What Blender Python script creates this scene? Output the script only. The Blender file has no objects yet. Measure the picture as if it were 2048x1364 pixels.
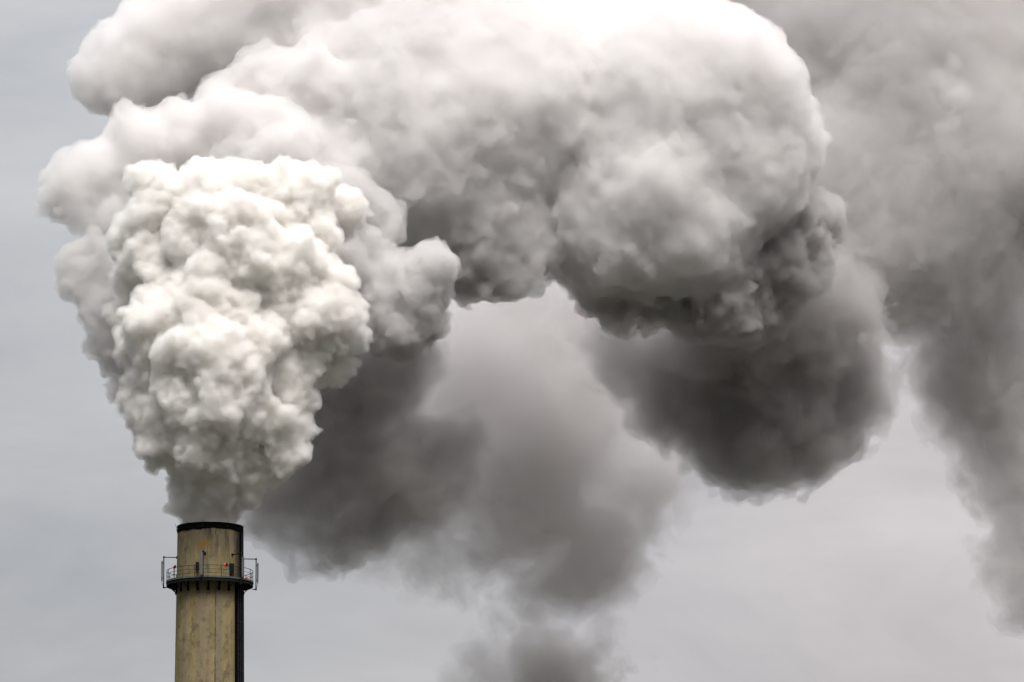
import bpy, bmesh, math, random
import numpy as np
from mathutils import Vector, Matrix

random.seed(7)
R = math.radians
scene = bpy.context.scene
C = scene.collection

# ------------------------------------------------------------------ camera
HFOV = 8.5                                   # telephoto
PITCH = 10.62
CAM = np.array([0.0, -624.0, 1.7])
cam_d = bpy.data.cameras.new('camera')
cam_d.sensor_width = 36.0
cam_d.lens = 36.0 / (2 * math.tan(R(HFOV) / 2))
cam_d.clip_start = 1.0
cam_d.clip_end = 60000.0
cam = bpy.data.objects.new('camera', cam_d)
C.objects.link(cam)
cam.location = CAM
cam.rotation_euler = (R(90 + PITCH), 0, 0)
scene.camera = cam

FPX = 1024.0 / math.tan(R(HFOV) / 2)


def at(u, v, y=0.0):
    """point of the plane at depth y seen at photo position (u, v)"""
    a, b = (u - 1024.0) / FPX, (682.0 - v) / FPX
    cp, sp = math.cos(R(PITCH)), math.sin(R(PITCH))
    d = np.array([a, cp - b * sp, sp + b * cp])
    t = (y - CAM[1]) / d[1]
    return CAM + d * t


PXM = (at(1025, 1044)[0] - at(1024, 1044)[0])   # metres per photo pixel at the chimney

# ------------------------------------------------------------------ world, sun, exposure
SUN_EL, SUN_AZ = 60.0, 172.0                 # azimuth clockwise from +Y; the sun stands behind the camera, to the left
world = bpy.data.worlds.new('World')
scene.world = world
world.use_nodes = True
nt = world.node_tree
nt.nodes.clear()
wo = nt.nodes.new('ShaderNodeOutputWorld')
bg = nt.nodes.new('ShaderNodeBackground')
sky = nt.nodes.new('ShaderNodeTexSky')
sky.sky_type = 'NISHITA'
sky.sun_disc = False
sky.sun_elevation = R(SUN_EL)
sky.sun_rotation = R(SUN_AZ)
sky.air_density = 1.0
sky.dust_density = 4.0
bg.inputs['Strength'].default_value = 0.1
tc = nt.nodes.new('ShaderNodeTexCoord')
# overcast cloud deck: brighter overhead than near the horizon, soft banks of cloud
sep = nt.nodes.new('ShaderNodeSeparateXYZ')
nt.links.new(tc.outputs['Generated'], sep.inputs[0])
ramp = nt.nodes.new('ShaderNodeMapRange')
ramp.inputs['From Min'].default_value = 0.0
ramp.inputs['From Max'].default_value = 1.0
ramp.inputs['To Min'].default_value = 2.6
ramp.inputs['To Max'].default_value = 17.0
nt.links.new(sep.outputs['Z'], ramp.inputs['Value'])
# low cloud dimmed except straight ahead, added to darken the smoke undersides
side = nt.nodes.new('ShaderNodeMapRange')
side.interpolation_type = 'SMOOTHSTEP'
for k, q in (('From Min', 0.55), ('From Max', 0.96), ('To Min', 0.16), ('To Max', 1.0)):
    side.inputs[k].default_value = q
nt.links.new(sep.outputs['Y'], side.inputs['Value'])
high = nt.nodes.new('ShaderNodeMapRange')
high.interpolation_type = 'SMOOTHSTEP'
for k, q in (('From Min', 0.3), ('From Max', 0.8), ('To Min', 0.0), ('To Max', 1.0)):
    high.inputs[k].default_value = q
nt.links.new(sep.outputs['Z'], high.inputs['Value'])
lev = nt.nodes.new('ShaderNodeMath')
lev.operation = 'MAXIMUM'
nt.links.new(side.outputs['Result'], lev.inputs[0])
nt.links.new(high.outputs['Result'], lev.inputs[1])
lum = nt.nodes.new('ShaderNodeMath')
lum.operation = 'MULTIPLY'
nt.links.new(ramp.outputs['Result'], lum.inputs[0])
nt.links.new(lev.outputs[0], lum.inputs[1])
mp = nt.nodes.new('ShaderNodeMapping')
mp.inputs['Scale'].default_value = (1.0, 1.0, 2.6)
nt.links.new(tc.outputs['Generated'], mp.inputs['Vector'])
n1 = nt.nodes.new('ShaderNodeTexNoise')
n1.inputs['Scale'].default_value = 16.0
n1.inputs['Detail'].default_value = 8.0
n1.inputs['Roughness'].default_value = 0.58
n1.inputs['Distortion'].default_value = 0.3
nt.links.new(mp.outputs['Vector'], n1.inputs['Vector'])
cr = nt.nodes.new('ShaderNodeValToRGB')
cr.color_ramp.elements[0].position = 0.3
cr.color_ramp.elements[0].color = (0.85, 0.86, 0.875, 1)
cr.color_ramp.elements[1].position = 0.7
cr.color_ramp.elements[1].color = (1.14, 1.135, 1.12, 1)
nt.links.new(n1.outputs['Fac'], cr.inputs['Fac'])
vm = nt.nodes.new('ShaderNodeVectorMath')
vm.operation = 'SCALE'
# and it thins a little towards the right
thin = nt.nodes.new('ShaderNodeMapRange')
for k, q in (('From Min', -0.12), ('From Max', 0.12), ('To Min', 0.95), ('To Max', 1.30)):
    thin.inputs[k].default_value = q
nt.links.new(sep.outputs['X'], thin.inputs['Value'])
lum2 = nt.nodes.new('ShaderNodeMath')
lum2.operation = 'MULTIPLY'
nt.links.new(lum.outputs[0], lum2.inputs[0])
nt.links.new(thin.outputs['Result'], lum2.inputs[1])
warm = nt.nodes.new('ShaderNodeMapRange')
for k, q in (('From Min', -0.06), ('From Max', 0.06), ('To Min', 0.0), ('To Max', 1.0)):
    warm.inputs[k].default_value = q
nt.links.new(sep.outputs['X'], warm.inputs['Value'])
tint = nt.nodes.new('ShaderNodeMixRGB')
tint.inputs['Color1'].default_value = (0.985, 1.0, 1.035, 1)
tint.inputs['Color2'].default_value = (1.055, 0.99, 1.0, 1)
nt.links.new(warm.outputs['Result'], tint.inputs['Fac'])
tinted = nt.nodes.new('ShaderNodeMixRGB')
tinted.blend_type = 'MULTIPLY'
tinted.inputs['Fac'].default_value = 1.0
nt.links.new(cr.outputs['Color'], tinted.inputs['Color1'])
nt.links.new(tint.outputs['Color'], tinted.inputs['Color2'])
nt.links.new(tinted.outputs['Color'], vm.inputs[0])
nt.links.new(lum2.outputs[0], vm.inputs['Scale'])
mx = nt.nodes.new('ShaderNodeMixRGB')
mx.inputs['Fac'].default_value = 0.92
nt.links.new(sky.outputs['Color'], mx.inputs['Color1'])
nt.links.new(vm.outputs['Vector'], mx.inputs['Color2'])
nt.links.new(mx.outputs['Color'], bg.inputs['Color'])
nt.links.new(bg.outputs['Background'], wo.inputs['Surface'])
world.cycles.sampling_method = 'MANUAL'
world.cycles.sample_map_resolution = 512

sun_d = bpy.data.lights.new('sun', 'SUN')
sun_d.energy = 3.3
sun_d.angle = R(28.0)
sun_d.color = (1.0, 0.965, 0.92)
sun = bpy.data.objects.new('sun', sun_d)
C.objects.link(sun)
sun.rotation_euler = (R(90 - SUN_EL), 0, R(180 - SUN_AZ))
sun.location = (-200, -400, 600)

scene.view_settings.view_transform = 'Standard'
scene.view_settings.look = 'None'
scene.view_settings.exposure = 0.0
scene.view_settings.gamma = 1.0
scene.view_settings.use_curve_mapping = False

cy = scene.cycles
cy.max_bounces = 32
cy.diffuse_bounces = 3
cy.glossy_bounces = 2
cy.volume_bounces = 28
cy.transparent_max_bounces = 128
cy.use_adaptive_sampling = True
cy.adaptive_threshold = 0.03
cy.use_denoising = True
cy.caustics_reflective = False
cy.caustics_refractive = False


# ------------------------------------------------------------------ shared helpers
def link(name, me, parent=None, mat=None):
    o = bpy.data.objects.new(name, me)
    C.objects.link(o)
    if parent is not None:
        o.parent = parent
    if mat is not None and me is not None:
        for m in (mat if isinstance(mat, (list, tuple)) else [mat]):
            me.materials.append(m)
    return o


def tag(o, label=None, cat=None, group=None, kind=None):
    if label: o['label'] = label
    if cat: o['category'] = cat
    if group: o['group'] = group
    if kind: o['kind'] = kind
    return o


# ------------------------------------------------------------------ noise (numpy)
_rs = np.random.RandomState(11)
_LAT = _rs.rand(64, 64, 64).astype(np.float32)
_FP = _rs.rand(32, 32, 32, 4).astype(np.float32)


def vnoise(P):
    I = np.floor(P).astype(np.int32)
    f = (P - I).astype(np.float32)
    f = f * f * f * (f * (f * 6 - 15) + 10)
    x0, y0, z0 = I[..., 0] & 63, I[..., 1] & 63, I[..., 2] & 63
    x1, y1, z1 = (x0 + 1) & 63, (y0 + 1) & 63, (z0 + 1) & 63
    fx, fy, fz = f[..., 0], f[..., 1], f[..., 2]
    L = _LAT
    a = L[x0, y0, z0] * (1 - fx) + L[x1, y0, z0] * fx
    b = L[x0, y1, z0] * (1 - fx) + L[x1, y1, z0] * fx
    c = L[x0, y0, z1] * (1 - fx) + L[x1, y0, z1] * fx
    d = L[x0, y1, z1] * (1 - fx) + L[x1, y1, z1] * fx
    return (a * (1 - fy) + b * fy) * (1 - fz) + (c * (1 - fy) + d * fy) * fz


def fbm(P, octs=4, gain=0.5, lac=2.03):
    s = np.zeros(P.shape[:-1], np.float32)
    a, t = 1.0, 0.0
    for k in range(octs):
        s += a * (vnoise(P + 17.3 * k) * 2 - 1)
        t += a
        a *= gain
        P = P * lac
    return s / t


def puffs(P, seed=0):
    """rounded bumps: the height of a field of overlapping balls, one per cell (0..1)"""
    I = np.floor(P).astype(np.int32)
    f = (P - I).astype(np.float32)
    best = np.full(P.shape[:-1], -1.0, np.float32)
    for dx in (-1, 0, 1):
        for dy in (-1, 0, 1):
            for dz in (-1, 0, 1):
                q = _FP[(I[..., 0] + dx + seed) & 31, (I[..., 1] + dy + seed * 3) & 31, (I[..., 2] + dz + seed * 7) & 31]
                r = 0.62 + 0.38 * q[..., 3]
                d2 = (f[..., 0] - dx - q[..., 0]) ** 2 + (f[..., 1] - dy - q[..., 1]) ** 2 + (f[..., 2] - dz - q[..., 2]) ** 2
                np.maximum(best, r * (1 - d2 / (r * r)), out=best)
    return np.clip(best, 0, None)


# ------------------------------------------------------------------ smoke field -> mesh
class Field:
    """signed field (inside > 0, metres) on a regular grid"""

    def __init__(self, lo, hi, vox):
        self.lo = np.array(lo, float)
        self.vox = vox
        self.n = np.ceil((np.array(hi) - self.lo) / vox).astype(int) + 1
        self.F = np.full(self.n, -1e3, np.float32)

    def ball(self, c, r, k, sy=1.0):
        lo = np.maximum(np.floor((c - np.array([1, sy, 1]) * (r * 1.5 + 2 * k) - self.lo) / self.vox).astype(int), 0)
        hi = np.minimum(np.ceil((c + np.array([1, sy, 1]) * (r * 1.5 + 2 * k) - self.lo) / self.vox).astype(int) + 1, self.n)
        if (hi <= lo).any():
            return
        ax = [(self.lo[i] + np.arange(lo[i], hi[i]) * self.vox - c[i]).astype(np.float32) for i in range(3)]
        ax[1] = ax[1] / sy
        d = np.sqrt(ax[0][:, None, None] ** 2 + ax[1][None, :, None] ** 2 + ax[2][None, None, :] ** 2)
        g = r - d
        s = np.s_[lo[0]:hi[0], lo[1]:hi[1], lo[2]:hi[2]]
        f = self.F[s]
        h = np.clip(0.5 + 0.5 * (f - g) / k, 0, 1)
        self.F[s] = np.where(f < -500, g, g * (1 - h) + f * h + k * h * (1 - h))

    def points(self, mask):
        i = np.argwhere(mask)
        return self.lo + i * self.vox


def field_from(blobs, vox, k, pad, sy=1.0):
    pts = [(at(u, v, y), r * PXM * (1 + y / 624.0)) for (u, v, y, r) in blobs]
    P = np.array([p for p, r in pts])
    r = np.array([[q] * 3 for _, q in pts]) * np.array([1, sy, 1])
    f = Field((P - r).min(0) - pad, (P + r).max(0) + pad, vox)
    for p, q in pts:
        f.ball(p, q, k, sy)
    return f


def surface_nets(F, lo, vox):
    nx, ny, nz = F.shape
    S = F > 0
    code = np.zeros((nx - 1, ny - 1, nz - 1), np.uint8)
    for i in range(8):
        dx, dy, dz = i & 1, (i >> 1) & 1, (i >> 2) & 1
        code += S[dx:nx - 1 + dx, dy:ny - 1 + dy, dz:nz - 1 + dz].astype(np.uint8)
    act = (code > 0) & (code < 8)
    idx = np.argwhere(act)
    n = len(idx)
    vid = np.full(act.shape, -1, np.int32)
    vid[act] = np.arange(n)
    cor = np.stack([F[idx[:, 0] + (i & 1), idx[:, 1] + ((i >> 1) & 1), idx[:, 2] + ((i >> 2) & 1)] for i in range(8)], 1)
    acc = np.zeros((n, 3)); cnt = np.zeros(n)
    for a in range(8):
        for ax in range(3):
            if a & (1 << ax):
                continue
            b = a | (1 << ax)
            m = (cor[:, a] > 0) != (cor[:, b] > 0)
            t = cor[m, a] / (cor[m, a] - cor[m, b])
            p = np.repeat(np.array([[a & 1, (a >> 1) & 1, (a >> 2) & 1]], float), m.sum(), 0)
            p[:, ax] += t
            acc[m] += p; cnt[m] += 1
    V = lo + (idx + acc / cnt[:, None]) * vox
    Q = []
    for ax in range(3):
        b1, b2 = (ax + 1) % 3, (ax + 2) % 3
        s0 = [slice(1, -1)] * 3; s1 = [slice(1, -1)] * 3
        s0[ax] = slice(0, -1); s1[ax] = slice(1, None)
        A, B = S[tuple(s0)], S[tuple(s1)]
        e = np.argwhere(A != B)
        fl = A[A != B]
        e[:, b1] += 1; e[:, b2] += 1
        def cell(o1, o2):
            c = e.copy(); c[:, b1] += o1; c[:, b2] += o2
            return vid[c[:, 0], c[:, 1], c[:, 2]]
        q = np.stack([cell(-1, -1), cell(0, -1), cell(0, 0), cell(-1, 0)], 1)
        q[~fl] = q[~fl][:, ::-1]
        Q.append(q)
    return V, np.concatenate(Q)


def mesh_from(name, V, Q):
    me = bpy.data.meshes.new(name)
    me.vertices.add(len(V)); me.vertices.foreach_set('co', V.astype(np.float32).ravel())
    me.loops.add(Q.size); me.loops.foreach_set('vertex_index', Q.astype(np.int32).ravel())
    me.polygons.add(len(Q)); me.polygons.foreach_set('loop_start', np.arange(0, Q.size, 4, dtype=np.int32))
    me.update(calc_edges=True)
    me.validate()
    return me


def smoke_mat(name, density, color, g=0.0):
    m = bpy.data.materials.new(name)
    m.use_nodes = True
    t = m.node_tree
    t.nodes.clear()
    o = t.nodes.new('ShaderNodeOutputMaterial')
    v = t.nodes.new('ShaderNodeVolumePrincipled')
    v.inputs['Density Attribute'].default_value = ''
    v.inputs['Color'].default_value = (*color, 1)
    v.inputs['Density'].default_value = density
    v.inputs['Anisotropy'].default_value = g
    t.links.new(v.outputs[0], o.inputs['Volume'])
    m.cycles.homogeneous_volume = True
    return m


def roughen(f, bands, warp=None, patchy=0.0, grow=None):
    """bands: (kind, cell size, amplitude[, octaves]); only the shell near the surface is worked"""
    amp = sum(abs(b[2]) for b in bands)
    for b in bands:
        m = np.abs(f.F) < amp * 1.3 + 2 * f.vox
        P = f.points(m)
        if warp:
            w = np.stack([fbm(P / warp[0] + s, 2) for s in (3.1, 47.7, 91.3)], -1) * warp[1]
            P = P + w
        if b[0] == 'puff':
            h = puffs(P / b[1], seed=int(b[1] * 10) % 29) - 0.36
        else:
            h = fbm(P / b[1], b[3] if len(b) > 3 else 4, 0.55)
        if patchy:
            h = h * np.clip(0.75 + patchy * fbm(P / (b[1] * 3.1 + 2.0) + 5.7, 2), 0.1, 1.5)
        if grow is not None:
            h = h * grow(P)
        f.F[m] += (h * b[2]).astype(np.float32)
    for a in (f.F[0], f.F[-1], f.F[:, 0], f.F[:, -1], f.F[:, :, 0], f.F[:, :, -1]):
        a[...] = -99


def cauliflower(f, levels, seed=1, patchy=0.0, grow=None):
    """grow balls on the surface, then smaller balls on those: (radius min, max, cover, sink)"""
    rs = np.random.RandomState(seed)
    for (r0, r1, cover, sink) in levels:
        V, Q = surface_nets(f.F, f.lo, f.vox)
        n = int(len(V) * f.vox ** 2 * cover / (math.pi * ((r0 + r1) / 2) ** 2))
        P = V[rs.choice(len(V), min(n, len(V)), replace=False)]
        I = np.clip(np.rint((P - f.lo) / f.vox).astype(int), 2, np.array(f.n) - 3)
        i, j, k = I.T
        G = np.stack([f.F[i + 2, j, k] - f.F[i - 2, j, k], f.F[i, j + 2, k] - f.F[i, j - 2, k], f.F[i, j, k + 2] - f.F[i, j, k - 2]], 1)
        G /= np.linalg.norm(G, axis=1, keepdims=True) + 1e-6
        keep = np.ones(len(P), bool)
        if patchy:
            keep = fbm(P / (r1 * 3.0 + 2.0) + 9.1, 2) > (-1 + patchy) * .5 + rs.rand(len(P)) * .1
        r = r0 + (r1 - r0) * rs.rand(len(P)) ** 1.6
        if grow is not None:
            r = r * grow(P)
        for p, g, q, kk in zip(P, G, r, keep):
            if kk:
                f.ball(p + g * q * sink * rs.uniform(.7, 1.3), q, q * .3, 1.0)
    for a in (f.F[0], f.F[-1], f.F[:, 0], f.F[:, -1], f.F[:, :, 0], f.F[:, :, -1]):
        a[...] = -99


def swirl(f, levels, band=2.0):
    """bend the surface with a turbulent displacement: (cell size, reach)"""
    m = np.abs(f.F) < band
    P = f.points(m)
    W = P.copy()
    for n, (sc, am) in enumerate(levels):
        W += am * np.stack([fbm(P / sc + q + 13.7 * n, 3) for q in (2.2, 41.9, 83.4)], -1)
    q = (W - f.lo) / f.vox
    q = np.clip(q, 1, np.array(f.n) - 3)
    I = np.floor(q).astype(int)
    t = (q - I).astype(np.float32)
    out = np.zeros(len(q), np.float32)
    for c in range(8):
        d = np.array([c & 1, (c >> 1) & 1, (c >> 2) & 1])
        w = np.prod(np.where(d, t, 1 - t), axis=1)
        J = I + d
        out += w * np.maximum(f.F[J[:, 0], J[:, 1], J[:, 2]], -9)
    f.F[m] = out


def smoke(name, f, mats, isos, label, parent=None, part='dense_core'):
    V, Q = surface_nets(f.F - isos[0], f.lo, f.vox)
    o = link(name, mesh_from(name, V, Q), None, mats[0])
    tag(o, label, 'smoke', 'smoke plumes', 'stuff')
    print(name, len(V), 'verts')
    for i, m in zip(isos[1:], mats[1:]):
        V, Q = surface_nets(f.F - i, f.lo, f.vox)
        print('   core', len(V))
        if len(V) > 20:
            link(part, mesh_from(part, V, Q), o, m)
    return o


# ------------------------------------------------------------------ ground
def build_ground():
    bm = bmesh.new()
    bmesh.ops.create_circle(bm, cap_ends=True, segments=96, radius=25000)
    me = bpy.data.meshes.new('ground'); bm.to_mesh(me); bm.free()
    m = bpy.data.materials.new('ground_soil'); m.use_nodes = True
    t = m.node_tree; b = t.nodes['Principled BSDF']
    n = t.nodes.new('ShaderNodeTexNoise'); n.inputs['Scale'].default_value = 0.02; n.inputs['Detail'].default_value = 8
    tcn = t.nodes.new('ShaderNodeTexCoord'); t.links.new(tcn.outputs['Object'], n.inputs['Vector'])
    r = t.nodes.new('ShaderNodeValToRGB')
    r.color_ramp.elements[0].color = (0.022, 0.025, 0.017, 1); r.color_ramp.elements[1].color = (0.05, 0.047, 0.038, 1)
    t.links.new(n.outputs['Fac'], r.inputs['Fac']); t.links.new(r.outputs['Color'], b.inputs['Base Color'])
    b.inputs['Roughness'].default_value = 0.95
    o = link('ground', me, None, m); o['kind'] = 'structure'
    return o


build_ground()

# ------------------------------------------------------------------ chimney
CX = at(420.5, 1052, 0)[0]                    # axis
RT = 65.3 * PXM                               # outer radius at the top
ZTOP = at(420, 1044, -RT)[2]
ZDECK = at(420, 1152.3, -4.05)[2]             # walking surface of the gallery
TAPER = 0.0165


def rad(z):
    return RT + (ZTOP - z) * TAPER / 2 * 1.15


def pol(r, deg, z=0.0):
    """deg 0 faces the camera, positive to the right"""
    return Vector((r * math.sin(R(deg)), -r * math.cos(R(deg)), z))


def bm_mesh(name, bm, smooth=False):
    bmesh.ops.recalc_face_normals(bm, faces=bm.faces)
    me = bpy.data.meshes.new(name)
    bm.to_mesh(me)
    bm.free()
    if smooth:
        for p in me.polygons:
            p.use_smooth = True
    return me


def add_lathe(bm, prof, seg=96, a0=0.0, a1=360.0, closed=False):
    full = abs(a1 - a0) >= 359.9
    n = seg if full else seg + 1
    rings = []
    for (r, z) in prof:
        rings.append([bm.verts.new(pol(r, a0 + (a1 - a0) * i / seg, z)) for i in range(n)])
    m = len(prof)
    for j in range(m if closed else m - 1):
        a, b = rings[j], rings[(j + 1) % m]
        for i in range(seg):
            k = (i + 1) % n
            bm.faces.new((a[i], a[k], b[k], b[i]))
    if closed and not full:
        bm.faces.new([r[0] for r in rings])
        bm.faces.new([r[-1] for r in reversed(rings)])


def add_tube(bm, pts, r, seg=8, cap=True):
    pts = [Vector(p) for p in pts]
    rings = []
    for i, p in enumerate(pts):
        d = (pts[min(i + 1, len(pts) - 1)] - pts[max(i - 1, 0)]).normalized()
        u = d.cross(Vector((0, 0, 1)))
        if u.length < 1e-3:
            u = d.cross(Vector((0, 1, 0)))
        u.normalize()
        w = d.cross(u)
        rr = r[i] if isinstance(r, (list, tuple)) else r
        rings.append([bm.verts.new(p + (u * math.cos(2 * math.pi * k / seg) + w * math.sin(2 * math.pi * k / seg)) * rr) for k in range(seg)])
    for a, b in zip(rings, rings[1:]):
        for k in range(seg):
            bm.faces.new((a[k], a[(k + 1) % seg], b[(k + 1) % seg], b[k]))
    if cap:
        bm.faces.new(rings[0]); bm.faces.new(rings[-1][::-1])


def add_box(bm, c, size, deg=0.0, bev=0.0, tilt=0.0):
    mtx = Matrix.Translation(Vector(c)) @ Matrix.Rotation(R(deg), 4, 'Z') @ Matrix.Rotation(R(tilt), 4, 'X') @ Matrix.Diagonal((*size, 1))
    g = bmesh.ops.create_cube(bm, size=1.0, matrix=mtx)
    if bev:
        es = list({e for v in g['verts'] for e in v.link_edges})
        bmesh.ops.bevel(bm, geom=es, offset=bev, segments=2, affect='EDGES', profile=0.5)


def mat(name, col, rough=0.7, metal=0.0, noise=0.25, scale=3.0, emit=None, spec=0.2):
    m = bpy.data.materials.new(name)
    m.use_nodes = True
    t = m.node_tree
    b = t.nodes['Principled BSDF']
    b.inputs['Roughness'].default_value = rough
    b.inputs['Metallic'].default_value = metal
    b.inputs['Specular IOR Level'].default_value = spec
    c = t.nodes.new('ShaderNodeTexCoord')
    n = t.nodes.new('ShaderNodeTexNoise')
    n.inputs['Scale'].default_value = scale
    n.inputs['Detail'].default_value = 6
    t.links.new(c.outputs['Object'], n.inputs['Vector'])
    r = t.nodes.new('ShaderNodeValToRGB')
    r.color_ramp.elements[0].position = 0.3
    r.color_ramp.elements[1].position = 0.7
    r.color_ramp.elements[0].color = (*[q * (1 - noise) for q in col], 1)
    r.color_ramp.elements[1].color = (*[min(1, q * (1 + noise)) for q in col], 1)
    t.links.new(n.outputs['Fac'], r.inputs['Fac'])
    t.links.new(r.outputs['Color'], b.inputs['Base Color'])
    if emit:
        b.inputs['Emission Color'].default_value = (*emit[0], 1)
        b.inputs['Emission Strength'].default_value = emit[1]
    return m


def concrete():
    m = bpy.data.materials.new('stained_concrete')
    m.use_nodes = True
    t = m.node_tree
    N, L = t.nodes.new, t.links.new
    b = t.nodes['Principled BSDF']
    b.inputs['Roughness'].default_value = 0.9
    b.inputs['Specular IOR Level'].default_value = 0.15
    tc = N('ShaderNodeTexCoord')
    sx = N('ShaderNodeSeparateXYZ'); L(tc.outputs['Object'], sx.inputs[0])

    def noise(scale, sc=(1, 1, 1), det=5, rough=0.6, off=(0, 0, 0)):
        p = N('ShaderNodeMapping'); p.inputs['Scale'].default_value = sc; p.inputs['Location'].default_value = off
        L(tc.outputs['Object'], p.inputs['Vector'])
        n = N('ShaderNodeTexNoise'); n.inputs['Scale'].default_value = scale
        n.inputs['Detail'].default_value = det; n.inputs['Roughness'].default_value = rough
        L(p.outputs['Vector'], n.inputs['Vector'])
        return n.outputs['Fac']

    def rng(v, a, c, lo=0.0, hi=1.0):
        r = N('ShaderNodeMapRange'); r.interpolation_type = 'SMOOTHSTEP'
        r.inputs['From Min'].default_value = a; r.inputs['From Max'].default_value = c
        r.inputs['To Min'].default_value = lo; r.inputs['To Max'].default_value = hi
        L(v, r.inputs['Value'])
        return r.outputs['Result']

    def mul(a, c):
        q = N('ShaderNodeMath'); q.operation = 'MULTIPLY'
        for i, v in enumerate((a, c)):
            if isinstance(v, (int, float)): q.inputs[i].default_value = v
            else: L(v, q.inputs[i])
        return q.outputs[0]

    def blend(base, col, fac):
        q = N('ShaderNodeMixRGB')
        L(fac, q.inputs['Fac'])
        if isinstance(base, tuple): q.inputs['Color1'].default_value = (*base, 1)
        else: L(base, q.inputs['Color1'])
        q.inputs['Color2'].default_value = (*col, 1)
        return q.outputs['Color']

    Z = sx.outputs['Z']; X = sx.outputs['X']
    c = blend((0.235, 0.185, 0.092), (0.345, 0.275, 0.145), rng(noise(0.7, (1, 1, .5)), .35, .65))
    c = blend(c, (0.24, 0.20, 0.145), mul(rng(noise(1.3, (1, 1, .03), 3), .48, .64), .6))      # vertical streaks
    c = blend(c, (0.20, 0.13, 0.055), mul(rng(noise(3.4, (1, 1, .05), 3, off=(4, 1, 0)), .56, .68), .4))   # rusty runs
    below = rng(Z, ZDECK - .6, ZDECK - 1.6)
    c = blend(c, (0.235, 0.20, 0.145), mul(mul(rng(X, .70, .80), rng(X, 1.35, 1.2)), mul(below, .8)))     # washed strip
    wob = N('ShaderNodeMath'); wob.operation = 'MULTIPLY_ADD'; wob.inputs[1].default_value = .10
    L(noise(.6, (0, 0, 1), 4), wob.inputs[0]); L(X, wob.inputs[2])
    c = blend(c, (0.085, 0.075, 0.038), mul(mul(rng(wob.outputs[0], .64, .70), rng(wob.outputs[0], .80, .74)), mul(below, rng(noise(.9, (0, 0, 1), 3, off=(1, 1, 3)), .25, .55))))   # dark run
    c = blend(c, (0.10, 0.095, 0.05), mul(rng(noise(3.0, (1, 1, .025), 2, off=(9, 3, 2)), .64, .69), .7))   # dark runs
    c = blend(c, (0.12, 0.105, 0.06), mul(rng(noise(1.5, (1, 1, .8), 8, .74, (5, 5, 1)), .50, .64), .75))   # blotches
    c = blend(c, (0.17, 0.145, 0.10), mul(rng(noise(9.0, (1, 1, .6), 6, .7), .50, .72), .45))
    top = rng(Z, ZTOP - 6.0, ZTOP - .4)
    c = blend(c, (0.145, 0.13, 0.09), mul(mul(top, rng(noise(1.1, (1, 1, .35), 6), .28, .62)), .85))   # weathered upper drum
    drip = mul(rng(Z, ZTOP - 4.2, ZTOP - .3), rng(noise(2.6, (1, 1, .14), 6, .65, off=(2, 8, 0)), .44, .60))
    c = blend(c, (0.014, 0.013, 0.011), mul(mul(drip, rng(X, -1.4, 1.0)), 1.0))                         # soot running down from the rim
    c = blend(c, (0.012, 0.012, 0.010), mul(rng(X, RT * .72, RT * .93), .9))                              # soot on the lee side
    rv = N('ShaderNodeVectorMath'); rv.operation = 'DISTANCE'
    L(tc.outputs['Object'], rv.inputs[0])
    rp = pol(RT, -8.5, at(407, 1088, -RT)[2])
    rv.inputs[1].default_value = rp
    c = blend(c, (0.27, 0.125, 0.015), mul(rng(rv.outputs['Value'], .75, .1), rng(noise(3.2, (1.2, 1.2, .5), 4), .30, .5)))   # rust patch
    L(c, b.inputs['Base Color'])
    bp = N('ShaderNodeBump'); bp.inputs['Strength'].default_value = 0.35; bp.inputs['Distance'].default_value = 0.03
    L(noise(6, (1, 1, .7), 8, .65), bp.inputs['Height'])
    L(bp.outputs['Normal'], b.inputs['Normal'])
    return m


M_CON = concrete()
M_SOOT = mat('sooty_black_steel', (0.003, 0.003, 0.003), 0.95, 0.0, 0.5, 2.0, None, 0.04)
M_STEEL = mat('dark_green_grey_steel', (0.006, 0.008, 0.008), 0.75, 0.0, 0.4, 4.0)
M_RAIL = mat('weathered_rail_steel', (0.028, 0.034, 0.032), 0.6, 0.3, 0.4, 5.0)
M_FASCIA = mat('grey_green_fascia', (0.085, 0.105, 0.10), 0.7, 0.0, 0.35, 2.0)
M_PANEL = mat('pale_grey_plastic', (0.14, 0.138, 0.13), 0.6, 0.0, 0.08, 2.0)
M_BOX = mat('black_enamel', (0.010, 0.010, 0.012), 0.45, 0.0, 0.2, 4.0)
M_RED = mat('red_lamp_glass', (0.55, 0.03, 0.03), 0.25, 0.0, 0.1, 4.0, ((1.0, 0.10, 0.08), 0.35))
M_PIPE = mat('galvanised_conduit', (0.05, 0.05, 0.055), 0.45, 0.5, 0.3, 3.0)


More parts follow.
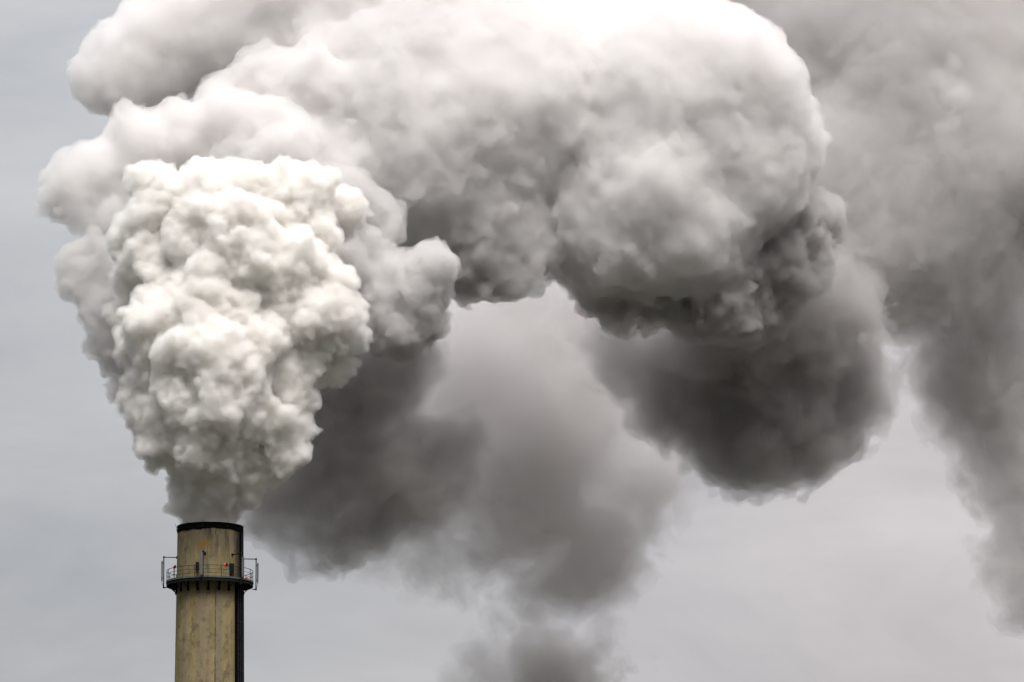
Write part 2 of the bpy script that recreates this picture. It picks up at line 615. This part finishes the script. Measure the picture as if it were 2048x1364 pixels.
def build_chimney():
    root = bpy.data.objects.new('chimney', None)
    C.objects.link(root)
    root.location = (CX, 0, 0)
    tag(root, 'tall round stained tan concrete chimney with black rim and railed gallery', 'chimney')
    # hollow shaft
    bm = bmesh.new()
    prof = [(rad(z), z) for z in np.linspace(0, ZTOP - 18, 12)] + [(rad(z), z) for z in np.linspace(ZTOP - 17, ZTOP, 30)]
    prof += [(RT - 0.32, ZTOP), (RT - 0.34, ZTOP - 25.0)]
    add_lathe(bm, prof, 128)
    link('shaft', bm_mesh('shaft', bm, True), root, M_CON)
    # sooty collar with uneven lower lip
    bm = bmesh.new()
    zb = at(420, 1056.2, -RT)[2]
    seg = 128
    rings = []
    for r, z in ((RT + .005, zb), (RT + .055, zb), (RT + .06, zb + .18), (RT + .035, zb + .2), (RT + .035, ZTOP - .1), (RT + .06, ZTOP - .08), (RT + .06, ZTOP + .03), (RT - .35, ZTOP + .03), (RT - .35, ZTOP - .6)):
        ring = []
        for i in range(seg):
            a = 360.0 * i / seg
            dz = 0.0
            if z == zb:
                dz = .05 * math.sin(R(a) * 3 + 1) + .03 * math.sin(R(a) * 11) - (.09 if -25 < (a + 180) % 360 - 180 < -14 else 0)
            ring.append(bm.verts.new(pol(r, a, z + dz)))
        rings.append(ring)
    for a, b in zip(rings, rings[1:]):
        for i in range(seg):
            k = (i + 1) % seg
            bm.faces.new((a[i], a[k], b[k], b[i]))
    link('rim_band', bm_mesh('rim_band', bm), root, M_SOOT)
    # lightning rods
    for deg in (-84, -11.5, 33, 82, 128, 170, -145):
        bm = bmesh.new()
        add_tube(bm, [pol(RT + .06, deg, ZTOP - .35), pol(RT + .1, deg, ZTOP - .1), pol(RT + .24, deg + 1, ZTOP + .26)], [.022, .018, .010], 6)
        add_box(bm, pol(RT + .08, deg, ZTOP - .33), (.1, .06, .12), deg)
        link('lightning_rod', bm_mesh('lightning_rod', bm), root, M_STEEL)
    # gallery
    bm = bmesh.new()
    ri = rad(ZDECK) - .02
    add_lathe(bm, [(ri, ZDECK), (3.98, ZDECK), (3.98, ZDECK - .07), (ri, ZDECK - .07)], 96, closed=True)
    for r in (3.35, 3.75):
        add_lathe(bm, [(r, ZDECK - .075), (r + .08, ZDECK - .075), (r + .08, ZDECK - .26), (r, ZDECK - .26)], 96, closed=True)
    add_lathe(bm, [(3.91, ZDECK - .16), (3.97, ZDECK - .16), (3.97, ZDECK - .36), (3.91, ZDECK - .36)], 96, closed=True)
    deck = link('platform', bm_mesh('platform', bm), root, M_STEEL)
    bm = bmesh.new()
    add_lathe(bm, [(3.985, ZDECK + .08), (4.01, ZDECK + .08), (4.01, ZDECK - .08), (3.985, ZDECK - .08)], 96, closed=True)
    link('toe_board', bm_mesh('toe_board', bm), deck, M_FASCIA)
    zf = at(420, 1176.5, -RT)[2]
    for i in range(20):
        d = i * 18.4 if i < 10 else -(i - 9) * 18.4
        bm = bmesh.new()
        rs = rad(zf)
        add_tube(bm, [pol(3.92, d, ZDECK - .2), pol(rs + .04, d, zf + .02)], .045, 6)
        add_box(bm, pol(3.45, d, ZDECK - .165), (.09, 1.0, .18), d)
        add_box(bm, pol(rs + .05, d, zf + .28), (.15, .08, .75), d)
        add_box(bm, pol(rs + .07, d, zf - .02), (.26, .12, .22), d, .03)
        link('bracket', bm_mesh('bracket', bm), deck, M_SOOT)
    bm = bmesh.new()
    for h, r in ((1.06, .028), (.70, .02), (.36, .018)):
        add_tube(bm, [pol(3.94, a, ZDECK + h) for a in np.linspace(0, 360, 97)], r, 6, False)
    rail = link('railing', bm_mesh('railing', bm), root, M_RAIL)
    for i in range(20):
        bm = bmesh.new()
        add_tube(bm, [pol(3.94, i * 18, ZDECK), pol(3.94, i * 18, ZDECK + 1.06)], .026, 6)
        add_box(bm, pol(3.94, i * 18, ZDECK + .02), (.12, .1, .03), i * 18)
        link('post', bm_mesh('post', bm), rail, M_RAIL)
    # cable duct on the right flank, below and above the gallery
    for a0, a1, z0, z1 in ((51, 90, 2.0, ZDECK - .3), (66, 84, ZDECK + .02, ZTOP - .75)):
        bm = bmesh.new()
        zs = np.linspace(z0, z1, 24 if z0 < 50 else 3)
        grid = []
        for z in zs:
            rr = rad(z)
            row = [bm.verts.new(pol(rr + .004, a0, z))] + [bm.verts.new(pol(rr + .09, a0 + .6 + (a1 - a0 - 1.2) * k / 8, z)) for k in range(9)] + [bm.verts.new(pol(rr + .004, a1, z))]
            grid.append(row)
        for a, b in zip(grid, grid[1:]):
            for k in range(10):
                bm.faces.new((a[k], a[k + 1], b[k + 1], b[k]))
        bm.faces.new(grid[0]); bm.faces.new(grid[-1])
        duct = link('cable_duct', bm_mesh('cable_duct', bm), root, M_SOOT)
        for d in ((57, 63, 70, 77) if z0 < 50 else (70, 77)):
            bm = bmesh.new()
            add_tube(bm, [pol(rad(z) + .13, d, z) for z in zs], .035, 6)
            for z in np.arange(z1 - 14 if z0 < 50 else z0 + .3, z1, 1.5):
                add_box(bm, pol(rad(z) + .12, d, z), (.16, .1, .06), d)
            link('conduit', bm_mesh('conduit', bm), duct, M_PIPE)
    return root


def antenna(deg, label, r=4.24, panel_out=.16, dx=0.0):
    root = bpy.data.objects.new('panel_antenna', None)
    C.objects.link(root)
    zb = ZDECK - .62
    root.location = Vector((CX, 0, 0)) + pol(r, deg, zb)
    root.rotation_euler = (0, 0, R(deg))
    tag(root, label, 'antenna', 'panel antennas on the chimney gallery')
    H = 2.98                                    # local frame: -y points away from the chimney
    bm = bmesh.new(); add_tube(bm, [(0, 0, 0), (0, 0, H)], .05, 10)
    for z in (.09, H - .09):
        add_box(bm, (0, 0, z), (.16, .16, .14), 0, .02)
    mast = link('mast', bm_mesh('mast', bm), root, M_STEEL)
    bm = bmesh.new()
    add_box(bm, (dx, -panel_out, 1.62), (.26, .12, 1.85), 0, .035)
    pan = link('panel', bm_mesh('panel', bm), root, M_PANEL)
    for z in (.95, 2.3):
        bm = bmesh.new()
        add_box(bm, (dx / 2, -panel_out / 2, z), (.08 + abs(dx), panel_out * .9, .07))
        link('clamp', bm_mesh('clamp', bm), pan, M_STEEL)
    for z, e in ((H - .09, rad(ZDECK + 2.3) - .01), (.09, 3.9)):
        bm = bmesh.new()
        add_tube(bm, [(0, .05, z), (0, r - e, z)], .042, 8)
        if z > 1:
            add_box(bm, (0, r - e - .05, z), (.2, .1, .2), 0, .02)
        link('arm', bm_mesh('arm', bm), root, M_STEEL)
    bm = bmesh.new()
    add_tube(bm, [(dx, -panel_out, .70), (dx, -panel_out, .55), (dx * .6, -panel_out * .6, .34), (.0, -.02, .12), (0, .1, .02)], .022, 6)
    link('feed_cable', bm_mesh('feed_cable', bm), root, M_BOX)
    return root


def warning_lamp(deg, h, label, r=3.98):
    root = bpy.data.objects.new('warning_lamp', None)
    C.objects.link(root)
    root.location = Vector((CX, 0, 0)) + pol(r, deg, ZDECK + .005)
    root.rotation_euler = (0, 0, R(deg))
    tag(root, label, 'lamp', 'red warning lamps on the chimney gallery')
    bm = bmesh.new(); add_tube(bm, [(.1, .07, 0), (.1, .07, h)], .025, 6)
    add_box(bm, (.07, .07, h - .03), (.3, .12, .05))
    link('stand', bm_mesh('stand', bm), root, M_RAIL)
    for x in ((-.03, .17) if h > .9 else (.07,)):
        bm = bmesh.new()
        add_lathe(bm, [(.0, h), (.075, h), (.09, h + .03), (.095, h + .12), (.075, h + .2), (.03, h + .24), (0, h + .245)], 14)
        bmesh.ops.remove_doubles(bm, verts=bm.verts, dist=1e-5)
        bmesh.ops.translate(bm, verts=bm.verts, vec=(x, .07, 0))
        link('lens', bm_mesh('lens', bm, True), root, M_RED if x < .1 else M_BOX)
    return root


def cabinet(deg, v, size, label, legs=False):
    root = bpy.data.objects.new('equipment_box', None)
    C.objects.link(root)
    w, d, h = size
    zc = at(420, v, -3.1)[2]
    rr = rad(zc)
    root.location = Vector((CX, 0, 0)) + pol(rr + .02, deg, zc - h / 2)
    root.rotation_euler = (0, 0, R(deg))
    tag(root, label, 'equipment box', 'black equipment boxes on the chimney wall')
    bm = bmesh.new(); add_box(bm, (0, -d / 2, h / 2), (w, d, h), 0, .02)
    body = link('case', bm_mesh('case', bm), root, M_BOX)
    bm = bmesh.new(); add_box(bm, (0, -d - .012, h / 2), (w * .86, .02, h * .9), 0, .008)
    add_box(bm, (w * .33, -d - .035, h * .5), (.03, .03, .12))
    link('door', bm_mesh('door', bm), body, M_BOX)
    bm = bmesh.new()
    gap = root.location.z - ZDECK
    for x in (-w * .25, 0, w * .28):
        add_tube(bm, [(x, -d / 2, .02), (x * 1.2, -d * .55, -gap * .4), (x * .7, -d * .45, -gap)], .02, 6)
    link('cable', bm_mesh('cable', bm), root, M_BOX)
    return root


build_chimney()
antenna(-81, 'pale panel antenna on a mast sticking out left of the chimney gallery')
antenna(-6, 'pale panel antenna on a mast facing us at the middle of the gallery rail', dx=-.13, panel_out=.12)
antenna(44.5, 'pale panel antenna on a mast at the right front of the gallery', dx=.12, panel_out=.12)
antenna(97, 'slim panel antenna on a mast sticking out right of the chimney gallery')
warning_lamp(-54, 1.03, 'red warning lamp above the left end of the gallery railing')
warning_lamp(23, 1.03, 'red warning lamp on the gallery railing left of the larger black box')
warning_lamp(112, .55, 'low red warning lamp behind the railing at the right end of the gallery', r=3.7)
cabinet(-19, 1131, (.30, .16, .68), 'small black equipment box beside the middle panel antenna')
cabinet(41.5, 1135, (.42, .22, .98), 'larger black equipment box on the right of the chimney wall')

# ------------------------------------------------------------------ smoke
A = [(420, 1050, 0, 52), (419, 1015, 0, 58), (416, 980, 0, 72), (420, 945, -.5, 88), (362, 925, -.5, 54), (430, 895, -1, 110),
     (490, 955, -.5, 56),
     (552, 860, -1, 80), (585, 800, -1, 54), (552, 905, -.5, 62), (588, 880, 0, 44), (605, 720, -1, 42), (575, 740, -1, 60),
     (330, 850, -1, 88), (305, 770, -1, 66), (288, 690, 0, 58), (430, 800, -3, 125), (420, 710, -3, 130), (415, 640, -4, 80),
     (470, 640, -4, 65), (340, 660, -3, 80), (500, 680, -3, 75),
     (640, 640, -.5, 92), (665, 570, 0, 55), (640, 720, .5, 62), (675, 740, 1, 36), (560, 560, 0, 120), (450, 500, 0, 140),
     (305, 530, 0, 88), (252, 560, 1, 46), (252, 478, .5, 46), (245, 620, 2, 34), (325, 415, 0, 82), (290, 445, -1, 50), (465, 375, 0, 62),
     (430, 410, -.5, 90), (540, 410, 1, 92), (600, 390, 1, 64), (635, 470, 1, 66), (690, 415, 3, 45), (350, 600, -2, 75)]
fA = field_from(A, 0.125, 0.8, 2.2)
zmouth = ZTOP


def young(P):
    return np.clip(0.30 + (P[..., 2] - zmouth) / 11.0, 0.28, 1.0).astype(np.float32)


roughen(fA, [('fbm', 4.0, 1.0, 3)], None, 0.0, young)
fA.F -= 0.75 * young(np.stack(np.broadcast_arrays(0, 0, fA.lo[2] + np.arange(fA.n[2]) * fA.vox), -1))[None, None, :]
cauliflower(fA, [(.9, 2.3, .75, .55), (.45, 1.1, .9, .45), (.24, .5, 1.1, .35)], 3, 0.45, young)
swirl(fA, [(2.6, 1.1), (1.0, .5)])
cauliflower(fA, [(.18, .36, .9, .4)], 4, 0.4)
roughen(fA, [('fbm', .9, 0.22, 4)], None)
mA = smoke_mat('smoke_white_dense', 2.1, (1.0, 0.995, 0.9855))
mA0 = smoke_mat('smoke_white_fringe', 1.2, (1.0, 0.995, 0.9855))
smoke('smoke_column', fA, [mA0, mA], [-.12, 0.12], 'dense bright white billowing smoke column rising from the chimney mouth')

mB1 = smoke_mat('smoke_white_thin', 0.6, (0.968, 0.962, 0.96))
mG1 = smoke_mat('smoke_grading_thin', 0.62, (0.976, 0.970, 0.969))
mG2 = smoke_mat('smoke_grading_core', 0.8, (0.976, 0.970, 0.969))
mL1 = smoke_mat('smoke_grey_shade_thin', 0.7, (0.90, 0.893, 0.89))  # lower albedo: grey smoke on the left, painted shade on the small right billow
mL2 = smoke_mat('smoke_grey_shade_core', 0.9, (0.90, 0.893, 0.89))
mU1 = smoke_mat('smoke_underside_shade_thin', 0.8, (0.80, 0.788, 0.784))  # low albedo stands in for the shade on the billows' undersides
mU2 = smoke_mat('smoke_underside_shade_core', 1.1, (0.80, 0.788, 0.784))
mB2 = smoke_mat('smoke_white_core', 0.7, (0.968, 0.962, 0.96))


def billow(blobs, label, vox, k=1.6, core=0.7, levels=None, patchy=0.7, mats=None, fine=0.25, wob=1.2, seed=1, shrink=0.6, bend=1.4):
    f = field_from(blobs, vox, k, 3.5)
    roughen(f, [('fbm', 7.0, wob, 3)])
    f.F -= shrink
    cauliflower(f, levels or [(1.4, 3.2, .5, .72), (.7, 1.4, .6, .6), (.35, .7, .8, .4)], seed, patchy)
    swirl(f, [(4.0, bend), (1.5, .5)], 2.5)
    roughen(f, [('fbm', 1.3, fine * 1.4, 5)])
    return smoke('smoke_billow', f, mats or [mB1, mB2], [0.0, core], label)


billow([(140, 385, 8, 72), (112, 425, 8, 46), (200, 335, 9, 76), (260, 290, 10, 85), (340, 270, 11, 85), (430, 280, 12, 95),
        (160, 445, 8, 42), (225, 430, 8, 60), (480, 260, 10, 85), (560, 310, 10, 105), (620, 200, 14, 115), (700, 310, 12, 110), (520, 170, 15, 90),
        (430, 200, 13, 60), (300, 380, 12, 90)],
       'rounded white smoke billow bulging left above and behind the column', 0.2, 1.6)
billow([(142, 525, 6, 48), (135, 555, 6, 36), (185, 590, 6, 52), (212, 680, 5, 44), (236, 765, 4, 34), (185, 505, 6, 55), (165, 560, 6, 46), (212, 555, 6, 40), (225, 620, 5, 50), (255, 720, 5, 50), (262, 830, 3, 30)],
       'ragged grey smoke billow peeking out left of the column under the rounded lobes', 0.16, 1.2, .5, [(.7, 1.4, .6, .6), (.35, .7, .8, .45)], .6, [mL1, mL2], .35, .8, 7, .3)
billow([(232, 135, 18, 70), (310, 110, 19, 95), (400, 60, 20, 118), (520, 20, 21, 135), (690, 20, 22, 155), (213, 172, 18, 40), (285, 168, 18, 48),
        (620, 230, 20, 140), (800, 130, 19, 180), (800, 320, 16, 155), (740, 220, 17, 140), (900, 250, 17, 180), (1010, 240, 19, 180), (1090, 230, 19, 160), (950, 180, 22, 200), (920, 390, 18, 130), (1000, 450, 17, 85), (1058, 475, 17, 48),
        (880, 470, 18, 85), (970, 490, 19, 70), (850, -60, 22, 160), (1100, 140, 23, 170), (1050, 330, 22, 150), (640, -120, 24, 160), (1080, -140, 28, 150)],
       'broad white smoke billow across the top of the picture with dark hanging underside', 0.22, 4.0, 1.0, [(1.6, 3.6, .3, .85), (.7, 1.5, .4, .72), (.35, .7, .6, .45)], .9, [mG1, mG2], .3, .8, 2, -.1, .8)
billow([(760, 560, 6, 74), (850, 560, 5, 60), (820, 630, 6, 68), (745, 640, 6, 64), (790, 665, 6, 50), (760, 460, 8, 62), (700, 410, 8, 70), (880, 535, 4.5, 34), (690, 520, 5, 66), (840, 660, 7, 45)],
       'small smoke billow just right of the column, shade put into its grey, with a knobbly lit crest', 0.16, 1.2, .5, [(.9, 1.8, .6, .6), (.5, .9, .8, .45), (.25, .45, 1., .35)], .6, [mL1, mL2], .2, .8, 3, .4)
billow([(1150, 260, 23, 190), (1300, 220, 21, 205), (1430, 145, 19, 116), (1487, 122, 18, 88), (1300, 400, 20, 200), (1190, 430, 21, 135), (1330, 110, 21, 120),
        (1270, 500, 20, 110), (1390, 470, 19, 130), (1480, 340, 20, 150), (1540, 290, 22, 95), (1150, 80, 24, 110), (1470, 240, 20, 140)],
       'large smoke billow right of centre, white on top and dark beneath', 0.22, 3.5, 1.1, [(1.8, 4.0, .3, .9), (.8, 1.6, .35, .75), (.4, .8, .4, .5)], .9, [mG1, mG2], .4, .9, 5, -.2, .9)
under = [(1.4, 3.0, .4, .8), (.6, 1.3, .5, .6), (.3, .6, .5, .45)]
billow([(1265, 555, 22, 105), (1300, 600, 21, 66), (1205, 530, 22, 70), (1390, 560, 22, 120), (1480, 590, 22, 92), (1540, 520, 23, 110), (1590, 460, 23, 95), (1640, 430, 24, 60), (1560, 580, 24, 60), (1400, 640, 23, 46), (1160, 500, 23, 60)],  # dark smoke added where the undersides lie in shade
       'added dark smoke billow for the shade along the underside of the large billow right of centre', 0.2, 2.4, .8, under, .7, [mU1, mU2], .6, 1.6, 9, .5, 1.4)
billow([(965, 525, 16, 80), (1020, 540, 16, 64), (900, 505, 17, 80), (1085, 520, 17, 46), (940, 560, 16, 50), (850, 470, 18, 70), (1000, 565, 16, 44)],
       'added dark smoke billow for the shade along the underside of the broad top billow beside the lit crest', 0.2, 2.0, .7, under, .7, [mU1, mU2], .5, 1.2, 10, .4, 1.2)
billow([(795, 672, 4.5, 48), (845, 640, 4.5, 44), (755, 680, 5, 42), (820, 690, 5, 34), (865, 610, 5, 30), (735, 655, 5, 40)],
       'added dark smoke billow for the shade under the small knobbly billow right of the column', 0.16, 1.4, .5, [(.6, 1.2, .5, .65), (.3, .6, .7, .45)], .7, [mU1, mU2], .35, .7, 13, .2, .8)
billow([(1890, 140, 44, 34), (1905, 195, 44, 40), (1900, 250, 44, 34), (1925, 180, 44, 28), (1885, 285, 45, 22)],  # added puff; its pale colour stands for a bright gap in the bank
       'small pale smoke puff added for the bright gap in the hazy bank, upper right', 0.2, 1.5, .8, under, .5, [smoke_mat('smoke_pale_thin', 0.3, (.97, .975, .985)), smoke_mat('smoke_pale_core', 0.3, (.97, .975, .985))], .8, 1.0, 12, .3, 1.4)


def bank(blobs, label, vox=0.32, k=3.5, bands=None, mats=None, isos=None, warp=(7.0, 2.0)):
    f = field_from(blobs, vox, k, 7)
    for b in bands or [('fbm', 9.0, 5.5, 4), ('fbm', 3.6, 3.6, 5), ('fbm', 1.3, 2.2, 4)]:
        roughen(f, [b], warp)
    return smoke('smoke_bank', f, mats, isos, label)


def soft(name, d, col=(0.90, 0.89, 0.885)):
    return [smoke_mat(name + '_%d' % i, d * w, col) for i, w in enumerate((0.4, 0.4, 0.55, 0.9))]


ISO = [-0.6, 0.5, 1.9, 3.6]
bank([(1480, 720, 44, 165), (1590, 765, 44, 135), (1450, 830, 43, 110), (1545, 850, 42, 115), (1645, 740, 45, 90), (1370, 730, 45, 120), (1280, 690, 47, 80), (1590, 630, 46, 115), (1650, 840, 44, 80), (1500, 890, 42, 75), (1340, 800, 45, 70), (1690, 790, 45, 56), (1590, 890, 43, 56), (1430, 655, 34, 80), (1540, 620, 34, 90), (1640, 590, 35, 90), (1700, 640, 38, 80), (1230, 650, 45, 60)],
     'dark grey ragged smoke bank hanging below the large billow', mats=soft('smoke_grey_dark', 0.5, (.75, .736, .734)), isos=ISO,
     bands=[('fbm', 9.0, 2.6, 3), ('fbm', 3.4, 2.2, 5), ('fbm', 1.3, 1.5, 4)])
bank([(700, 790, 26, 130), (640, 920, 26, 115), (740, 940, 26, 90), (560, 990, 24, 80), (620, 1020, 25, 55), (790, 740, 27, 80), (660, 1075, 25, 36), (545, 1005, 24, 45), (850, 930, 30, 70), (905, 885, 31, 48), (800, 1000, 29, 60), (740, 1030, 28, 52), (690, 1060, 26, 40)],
     'smoke bank with shade in its dark colour, drifting behind the lower right of the column', mats=soft('smoke_shadow_grey', 0.42, (.66, .645, .64)), isos=ISO,  # shadowed steam: its darkness is put into the smoke colour
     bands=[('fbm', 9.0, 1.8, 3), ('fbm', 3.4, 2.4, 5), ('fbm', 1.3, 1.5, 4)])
bank([(980, 740, 60, 180), (1100, 880, 60, 215), (1050, 1050, 60, 130), (1190, 1090, 60, 115), (1170, 1200, 60, 60), (880, 1010, 60, 110), (1250, 950, 60, 105), (1150, 700, 62, 130), (850, 1130, 60, 60), (1030, 610, 62, 140), (890, 660, 62, 130), (1130, 580, 62, 80), (1130, 1180, 60, 60), (820, 850, 60, 120), (760, 1040, 58, 80), (980, 1120, 60, 70)],
     'pale grey ragged smoke bank in the middle distance under the arch', mats=soft('smoke_grey_mid', 0.15, (.90, .89, .89)), isos=ISO)
bank([(1800, 150, 55, 270), (1980, 300, 55, 280), (1800, 450, 55, 240), (1960, 540, 55, 180), (1990, 720, 58, 140), (1650, 330, 50, 190), (1600, 60, 55, 190), (2080, 60, 55, 220), (1800, -120, 55, 230), (1720, 540, 50, 150), (1500, -60, 55, 150)],
     'hazy grey smoke bank filling the right side of the picture', mats=soft('smoke_grey_veil', 0.2, (.885, .875, .873)), isos=ISO,
     bands=[('fbm', 14.0, 2.5, 3), ('fbm', 3.6, 2.4, 5), ('fbm', 1.3, 1.9, 4)])
bank([(1110, 1345, 70, 95), (960, 1350, 70, 65), (1180, 1300, 70, 50), (880, 1365, 70, 40)],
     'faint grey smoke wisps at the bottom below the middle bank', mats=soft('smoke_grey_low', 0.25, (.86, .85, .847)), isos=ISO)
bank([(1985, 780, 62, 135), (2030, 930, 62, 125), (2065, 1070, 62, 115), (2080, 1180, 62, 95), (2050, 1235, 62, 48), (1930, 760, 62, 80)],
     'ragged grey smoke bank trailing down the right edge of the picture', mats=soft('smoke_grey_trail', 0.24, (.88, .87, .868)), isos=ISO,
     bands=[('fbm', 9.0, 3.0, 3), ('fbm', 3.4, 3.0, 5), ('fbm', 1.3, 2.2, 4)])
